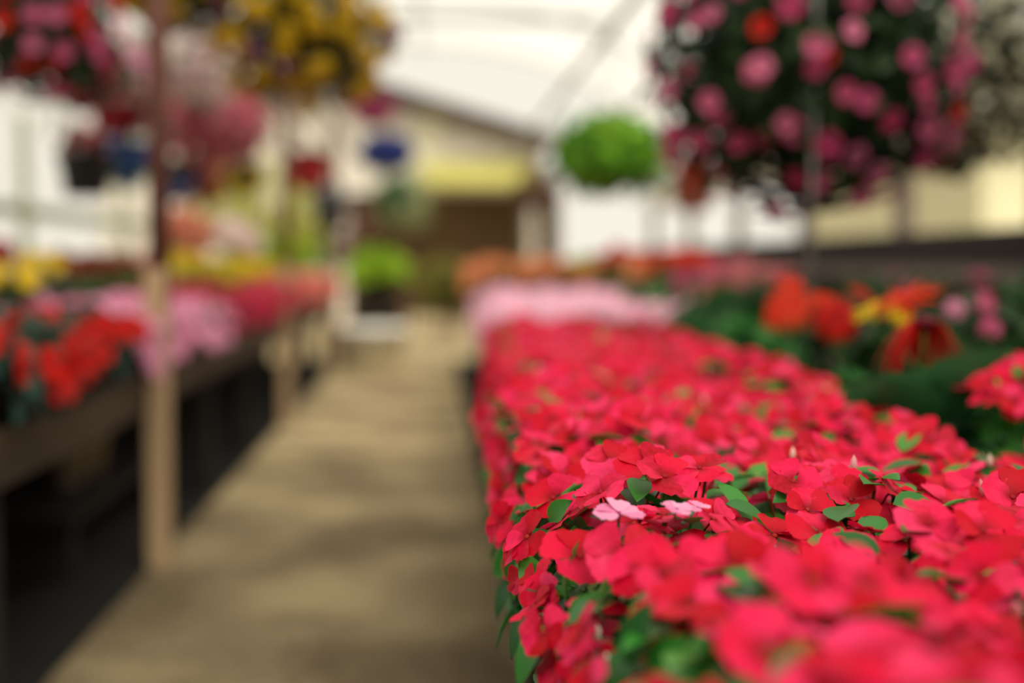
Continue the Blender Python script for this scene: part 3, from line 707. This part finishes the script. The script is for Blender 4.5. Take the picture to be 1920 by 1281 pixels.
grid_plants('impatiens_plant', ['crimson impatiens plant at the left bench edge', 'crimson impatiens plant in the second left-bench row', 'crimson impatiens plant in the third left-bench row'], 'flower', (-0.97, -1.23, -1.49), np.arange(6.0, 8.9, .26), .25, .135, IMPLOW, [P_CRIMSON], 34, .03, L_MID, 26, .055, 'crimson impatiens', overhang=.16, z=LB)
grid_plants('impatiens_plant', ['salmon impatiens plant at the left bench edge', 'salmon impatiens plant in the second left-bench row'], 'flower', (-0.97, -1.26), np.arange(9.1, 13.1, .29), .275, .15, IMPLOW, [P_SALMON], 34, .034, L_MID, 26, .06, 'salmon impatiens', overhang=.18, z=LB)

# chartreuse plant in a dark pot on a stand at the bench end, white bucket in the aisle
L_LIMEB = leafy('leaf_bright_lime', ['98c020', 'b0d830', '88b01c', 'c0e048'], .45)
P = pt(708, 565, 14.3); st = thing('plant_stand', 'weathered wooden stand at the far end of the left bench', 'stand', (P.x, P.y, 0))
H0 = P.z
for sx in (-1, 1):
    for sy in (-1, 1):
        m = MB(); m.box(sx * .2 - .03, sx * .2 + .03, sy * .2 - .03, sy * .2 + .03, 0, H0 - .04); m.obj('leg', M_DARKWOOD, st)
m = MB(); m.box(-.26, .26, -.26, .26, H0 - .04, H0); m.obj('top', M_DARKWOOD, st)
for z in (.1, .3): 
    m = MB(); m.box(-.24, .24, -.25, -.23, z, z + .16); m.obj('slat', M_DARKWOOD, st)
clump('potted_grass', 'bright lime-green plant in a black pot on the wooden stand', 'plant', (P.x, P.y, H0), .27, .27, .52, BALL, [P_GOLD], 0, .03, L_LIMEB, 420, .14, None, ltpl=LEAF, pot=(.17, .24), dome=.22)
M_BUCKET = solid('bucket_white', 'f6f4ea', 'faf8f0', 10, 0.5)
bk = thing('tub', 'white plastic tub with lid standing on the gravel aisle', 'tub', (pt(695, 680, 12.5).x, 12.5, 0)); bk.scale = (1.3, 1.3, 1.12)
m = MB(); m.lathe([(.001, 0), (.20, 0), (.24, .30), (.255, .30), (.255, .33), (.235, .33), (.195, .02), (.001, .02)], 24); m.obj('body', M_BUCKET, bk, True)
m = MB(); m.tube([(.25 * math.cos(a), -.25 * math.sin(a), .28 - .06 * math.sin(a)) for a in np.linspace(0, math.pi, 12)], .005, 6); m.obj('handle', M_STEEL, bk, True)
m = MB(); m.lathe([(.001, .345), (.24, .345), (.262, .335), (.262, .31)], 24); m.obj('lid', M_BUCKET, bk, True)

# shrubs and pots beyond the benches
def shrub(label, x, y, Y, r, mat, n, lr, group=None, name='shrub', ball=None, nb=0):
    P = pt(x, y, Y); s = thing(name, label, 'shrub', (P.x, P.y, 0), group)
    L = []
    for _ in range(n):
        d = V3((uni(-1, 1), uni(-1, 1), uni(-1, 1)));
        if d.length > 1 or d.length < .3: d = d.normalized() * uni(.6, 1)
        L.append(frame(d + V3((0, 0, .4)), None, lr * uni(.7, 1.2), (d.x * r, d.y * r, P.z + d.z * min(r, P.z * .95))))
    joined('foliage', L, LEAFLOW, mat, s)
    if nb:
        B = []
        for _ in range(nb):
            d = V3((uni(-1, 1), uni(-1, .2), uni(-.5, 1))).normalized(); B.append(frame(d, None, .07, (d.x * r, d.y * r, P.z + d.z * r)))
        joined('flowers', B, BALL, [ball], s)
    m = MB(); m.tube([(0, 0, 0), (.01, 0, P.z)], .03, 7); m.obj('trunk', M_RUST, s)
    return s
shrub('pale yellow shrub glowing behind the left bench, middle one', 500, 385, 16.5, .62, L_PALEY, 900, .10, 'pale yellow shrubs')
shrub('pale yellow shrub glowing behind the left bench, left one', 420, 400, 15.2, .42, L_PALEY, 700, .10, 'pale yellow shrubs')
shrub('pale yellow shrub glowing behind the left bench, right one', 575, 400, 17.9, .45, L_PALEY, 600, .10, 'pale yellow shrubs')
shrub('olive shrub low in the shade of the barn opening', 850, 545, 18.5, .42, L_OLIVE, 500, .10)
shrub('low yellow-green shrub at the end of the aisle', 830, 535, 20.0, .45, leafy('leaf_yg2', ['8a8a34', '9c9840', '70742c'], .35), 500, .10)
shrub('dull rose shrub left of the barn opening', 655, 440, 19.2, .5, leafy('leaf_duskyred', ['6a4a40', '7c5a4c', '5a3c34'], .25), 500, .10)
shrub('beige-green shrub below the blue basket', 760, 375, 19.0, .45, leafy('leaf_sage', ['8a9060', 'a0a478', '70804c'], .3), 500, .10)
shrub('dark red shrub at the right of the barn opening', 1010, 350, 18.5, .32, leafy('leaf_darkred', ['4a1c18', '5c2820', '3a1612'], .25), 400, .10)

# ------------------------------------------------------------------ hanging baskets
random.seed(21)
def basket(label, x, y, Y, r, pipe_x, bloom, bmats, nb, br, lm, nl, lr, group=None, squash=1.0, single=False, ltpl=LEAFLOW, potr=.15, poth=.15, potmat=None, trail=0.0, second=None, lowpot=False):
    """foliage ball of radius r centred where pixel (x, y) shows at distance Y, hung by three wires"""
    P = pt(x, y, Y); t = thing('hanging_basket', label, 'basket', P, group)
    pz = -r * squash * (.85 if lowpot else .25) - (poth if lowpot else 0)
    pm = link('pot', pot_mesh(potr, poth, potmat or M_GREENPOT, 16), t, loc=(0, 0, pz))
    top = PIPE - P.z; px = min((-1.62, -1.22, -.83, -.42, .93, 1.55), key=lambda q: abs(q - P.x)) - P.x
    if top > pz + poth + .1:
        for k in range(3):
            a = 2 * math.pi * k / 3 + .4
            m = MB(); m.tube([(potr * math.cos(a), potr * math.sin(a), pz + poth), (px, 0, top - .05)], .0025, 5); m.obj('hanger_wire', M_WIRE, t)
        m = MB(); m.tube([(px, 0, top - .06), (px + .02, 0, top - .03), (px + .02, 0, top + .03), (px, 0, top + .05), (px - .022, 0, top + .03)], .0035, 6); m.obj('hook', M_WIRE, t)
    def sp():
        z = uni(-1, 1); a = uni(0, 2 * math.pi); q = math.sqrt(1 - z * z); d = V3((q * math.cos(a), q * math.sin(a), z)); return d
    L = []
    for _ in range(nl):
        d = sp(); R = r * uni(.55, 1.0)
        ex = -trail * uni(0, 1) if d.z < .1 else 0
        L.append(frame(d + V3((uni(-.6, .6), uni(-.6, .6), uni(-.3, .6))), None, lr * uni(.7, 1.25), (d.x * R, d.y * R, d.z * R * squash + ex)))
    joined('foliage', L, ltpl, lm, t)
    def put(nm, n, tplx, mats, brx):
        B = []; ph = uni(0, 6)
        for k in range(n):
            zz = 1 - 2 * (k + .5) / n; aa = k * 2.39996 + ph; qq = math.sqrt(1 - zz * zz); d = V3((qq * math.cos(aa) + uni(-.12, .12), qq * math.sin(aa) + uni(-.12, .12), zz + uni(-.12, .12))).normalized()
            if d.y > .35: d.y = -d.y
            R = r * uni(.95, 1.06); ex = -trail * uni(0, 1) if d.z < .1 else 0
            B.append(frame(d + V3((uni(-.4, .4), uni(-.6, .1), uni(-.2, .3))), None, brx * uni(.85, 1.15), (d.x * R, d.y * R, d.z * R * squash + ex)))
        if single:
            me = shared(('hb', mats[0].name, id(tplx[1])), lambda: tpl_mesh('bloom', tplx, mats))
            for M in B: link('bloom', me, t, M)
        elif B: joined(nm, B, tplx, mats, t)
    put('flowers', nb, bloom, bmats, br)
    if second: put('second_flowers', *second)
    return t
basket('large hanging petunia basket with rose-pink blooms above the right bench', 1510, 105, 3.62, .405, .93, PETUNIA, [P_ROSE, P_MAGENTA], 112, .030, L_DEEP, 3000, .06, None, .92, True, LEAF, trail=.05, second=(9, PETUNIA, [P_RED, P_EYED], .028))
basket('hanging basket of silvery white-flowered foliage at the right picture edge', 1890, 120, 4.1, .27, 1.55, IMPLOW, [P_SILVER], 420, .013, L_SILVER, 1600, .04, None, 1.1)
basket('round bright green fern basket behind the petunias', 1142, 288, 7.45, .285, .93, IMPLOW, [P_GOLD], 0, .02, L_FERN, 1100, .15, None, .66, False, LEAFN)
basket('yellow and olive hanging basket above the aisle', 565, 70, 5.7, .345, -.42, BALL, [P_GOLD], 46, .052, L_OLIVE, 900, .07, None, .75, second=(7, BALL, [P_PURPLE], .05))
basket('yellow-bronze basket behind the nearest post', 330, -25, 5.6, .24, -.83, BALL, [P_GOLD], 18, .045, L_OLIVE, 600, .07, None, .7, second=(5, BALL, [P_PURPLE], .045))
basket('dark petunia basket with rose and red blooms at the top left corner', 62, 40, 5.1, .31, -1.62, PETUNIA, [P_ROSE, P_EYED], 34, .036, L_DEEP, 1100, .06, None, .8, True, trail=.05, second=(22, PETUNIA, [P_RED, P_EYED], .034))
basket('red-flowered trailing basket left of the nearest post', 150, 125, 6.2, .19, -1.62, PETUNIA, [leafy('petal_wine', ['7a1424', '8e1c30'], .25), P_EYED], 18, .036, L_DEEP, 450, .06, None, 1.0, True)
basket('white and pink petunia basket just left of the nearest post', 242, 120, 7.1, .20, -1.62, PETUNIA, [P_WHITE, P_PINK], 34, .045, L_MID, 250, .06, None, .9, False, second=(10, PETUNIA, [P_PINK, P_ROSE], .045))
basket('red petunia basket below the white and pink one', 235, 205, 7.5, .17, -1.62, PETUNIA, [leafy('petal_cherry', ['b01c34', 'c43a50', 'a01020'], .25), P_EYED], 22, .045, L_DEEP, 250, .06, None, .8)
basket('white petunia basket just right of the nearest post', 370, 125, 7.6, .24, -1.62, PETUNIA, [P_WHITE, P_PINK], 50, .05, L_MID, 200, .06, None, .8)
basket('pink and red trailing basket below the white one', 405, 235, 8.2, .30, -.83, PETUNIA, [leafy('petal_pinkred', ['c05068', 'd07484', 'b02840', 'd898a0'], .3), P_EYED], 70, .05, L_DEEP, 350, .07, None, .75)
basket('dark hanging pot with a few red flowers against the pale left wall', 160, 265, 6.6, .10, -1.62, BALL, [leafy('petal_redpink', ['c83040', 'd87880'], .3)], 5, .045, L_DARK, 80, .06, None, .6, potr=.13, poth=.2, potmat=M_BLACKPOT, lowpot=True)
basket('blue-flowered basket left of the nearest post', 232, 305, 8.6, .17, -1.62, BALL, [P_BLUE], 16, .055, L_MID, 250, .08, None, .8)
basket('small blue basket right of the nearest post', 335, 338, 9.5, .10, -1.62, BALL, [P_BLUE], 12, .05, L_DARK, 60, .07, None, 1.1)
basket('reddish trailing basket between the small blue and golden ones', 375, 330, 10.2, .16, -1.62, BALL, [leafy('petal_brick', ['b05848', 'c47060', '9a4438'], .3)], 14, .06, L_BROWN, 150, .08, None, 1.2)
basket('golden basket low among the left hangers', 455, 335, 11.0, .15, -.83, BALL, [P_GOLD], 8, .06, L_DARK, 160, .08, None, .8)
basket('red-flowered basket in the middle distance', 580, 320, 10.2, .13, -.83, BALL, [leafy('petal_signal_red', ['b81420', 'c82430'], .25)], 18, .055, L_DARK, 100, .07, None, .9)
basket('magenta basket peeping out under the yellow one', 700, 205, 12.5, .16, -.42, BALL, [P_MAGENTA], 20, .06, L_MID, 100, .08, None, .7)
basket('round blue-flowered basket before the barn gable', 725, 288, 13.5, .22, -.42, BALL, [P_BLUE], 34, .075, L_DARK, 150, .08, None, .65)
basket('green trailing basket below the blue one', 742, 365, 14.0, .2, -.42, BALL, [P_SILVER], 3, .06, leafy('leaf_seagreen', ['4c7c4c', '6a9468', '8aa070'], .3), 300, .09, None, .9)
basket('dark blue-black hanging pot in the middle distance', 618, 375, 12.0, .14, -.83, BALL, [leafy('petal_slate', ['4a4a64', '5c5c78'], .2)], 9, .06, L_DARK, 100, .07, None, .8, potr=.13, poth=.16, potmat=M_BLACKPOT, lowpot=True)
basket('terracotta-potted basket in the gap beside the big petunias', 1300, 330, 9.5, .14, 1.55, BALL, [P_ORED], 5, .05, L_DARK, 160, .08, None, .7, potmat=M_TERRA, lowpot=True)
basket('dark red basket hanging low at the right, behind the petunias', 1770, 285, 5.6, .15, 1.55, BALL, [leafy('petal_maroon', ['4a1010', '5c1a14'], .2)], 8, .05, L_DEEP, 260, .07, None, .6)

# ------------------------------------------------------------------ barn at the end of the aisle
YB = 24.0
def bp(x, y): 
    p = pt(x, y, YB); return p.x, p.z
M_SID = solid('siding_paint', 'cfc9bc', 'dcd6ca', 2, 0.8, 0, (0.2, 1, 1)); M_ROOF = solid('roof_brown', '4a3a36', '5a4640', 3, 0.8)
M_LIME = solid('awning_lime', 'a8a256', 'b4ae62', 3, 0.7); M_TRIM = solid('trim_cream', 'c8c4aa', 'd4d0b8', 3, 0.8); M_INNER = solid('barn_inside', '7a6650', '8a7458', 1, 0.9)
bx = pt(600, 500, YB).x
barn = thing('barn', 'grey-sided gable barn with lime awning over a dark opening behind the greenhouse', 'building', (bx, YB, 0))
ex, ez = bp(1030, 268); rx_, rz_ = bp(600, 137); hw = ex - rx_
def roof_z(x): return rz_ - (rz_ - ez) * abs(x) / hw
wl = bp(1000, 300)[0] - bx                       # wall half width
ol, orr, ot = bp(655, 352)[0] - bx, bp(1042, 352)[0] - bx, bp(900, 352)[1]
z = 0.0; bh = .14
while z < rz_ - .1:
    m = MB(); z1 = z + bh
    def half_at(zz): 
        return min(wl, max(.03, (rz_ - zz - .05) / (rz_ - ez) * hw))
    hx = min(half_at(z), half_at(z1)) if z1 > roof_z(wl) else wl
    segs = [(-hx, hx)] if z1 > ot else [(-hx, ol)] + ([(orr, hx)] if hx > orr else [])
    for s0, s1 in segs:
        if s1 - s0 < .04: continue
        m = MB(); V = [(s0, 0, z), (s1, 0, z), (s1, .03, z1), (s0, .03, z1), (s0, .06, z), (s1, .06, z), (s1, .06, z1), (s0, .06, z1)]
        m.add(V, [(0, 1, 2, 3), (4, 7, 6, 5), (0, 4, 5, 1), (3, 2, 6, 7), (0, 3, 7, 4), (1, 5, 6, 2)]); m.obj('siding_board', M_SID, barn)
    z = z1
for s in (-1, 1):
    m = MB(); x1, z1 = s * (hw + .1), ez - .03
    m.add([(0, -.45, rz_), (0, 9, rz_), (x1, 9, z1), (x1, -.45, z1), (0, -.45, rz_ + .14), (0, 9, rz_ + .14), (x1, 9, z1 + .14), (x1, -.45, z1 + .14)], [(0, 1, 2, 3), (4, 7, 6, 5), (0, 3, 7, 4), (1, 5, 6, 2), (3, 2, 6, 7), (0, 4, 5, 1)]); m.obj('roof_slope', M_ROOF, barn)
    m = MB(); m.box(s * wl - .06, s * wl + .06, .07, 8.5, 0, roof_z(wl) - .05); m.obj('side_wall', M_SID, barn)
m = MB(); m.box(ol, orr + .1, 2.2, 2.3, 0, ot); m.obj('inner_wall', M_INNER, barn)
for xx in (ol - .1, orr):
    m = MB(); m.box(xx, xx + .1, .07, 2.2, 0, ot); m.obj('opening_reveal', M_INNER, barn)
m = MB(); m.box(ol, orr, .07, 2.2, ot, ot + .06); m.obj('opening_ceiling', M_INNER, barn)
a0, a1 = bp(790, 300)[0] - bx, bp(1012, 300)[0] - bx; az = bp(900, 300)[1]
m = MB(); m.add([(a0, 0, az), (a1, 0, az), (a1, -.55, ot + .05), (a0, -.55, ot + .05), (a0, -.02, az - .04), (a1, -.02, az - .04), (a1, -.55, ot), (a0, -.55, ot)], [(0, 3, 2, 1), (4, 5, 6, 7), (0, 1, 5, 4), (3, 7, 6, 2), (0, 4, 7, 3), (1, 2, 6, 5)]); m.obj('awning', M_LIME, barn)
t0, t1 = bp(778, 300)[0] - bx, bp(830, 300)[0] - bx
m = MB(); m.box(t0, t1, -.05, 0, ot, roof_z(t1) - .05); m.obj('trim_board', M_TRIM, barn)

# outbuildings seen through the open right side
sh = thing('cream_shed', 'cream-walled shed outside the open right side of the greenhouse', 'building', (6.2, 20.6, 0))
M_CREAM = solid('cream_paint', 'ded7b0', 'e8e2be', 2, 0.8)
for k in range(9):
    m = MB(); m.box(-.02 * 0 - .05, 0.05, -5 + k * .9, -5 + k * .9 + .86, 0, 2.5); m.obj('wall_panel', M_CREAM, sh)
m = MB(); m.box(.06, 4, -5, 3, 0, 2.45); m.obj('wall', M_CREAM, sh)
m = MB(); m.box(-.4, 4.3, -5.3, 3.3, 2.5, 2.65); m.obj('roof', M_ROOF, sh)

# loose plant tags tucked into the front tray, black tray under the aisle-edge pots
for k, y in enumerate((0.72, 1.27, 1.82, 2.37)):
    t = thing('seedling_tray', 'shallow black tray under the aisle-edge impatiens, %s from the near end' % ORD[k], 'tray', (RX(0.150, y), y, BT), 'black trays at the aisle edge')
    m = MB(); m.box(-.10, -.096, -.26, .26, 0.001, .055); m.box(.096, .10, -.26, .26, 0.001, .055); m.box(-.096, .096, -.26, -.256, .001, .055); m.box(-.096, .096, .256, .26, .001, .055); m.obj('side_wall', M_BLACKPOT, t)
    m = MB(); m.box(-.106, -.1, -.266, .266, .05, .058); m.obj('rim', M_BLACKPOT, t)
for i, (x, y, Y) in enumerate(((1124, 1212, 1.0), (1142, 1270, .93))):
    P = pt(x, y, Y)
    t = thing('plant_tag', ('upper' if i == 0 else 'lower') + ' pale plastic plant tag stuck beside the front tray', 'tag', P)
    m = MB(); m.box(-.002, .0, -.008, .008, -.03, .014); m.add([(-.002, -.008, -.03), (0, -.008, -.03), (0, .008, -.03), (-.002, .008, -.03), (-.001, 0, -.055)], [(0, 1, 4), (1, 2, 4), (2, 3, 4), (3, 0, 4)]); m.obj('blade', M_LABEL, t)
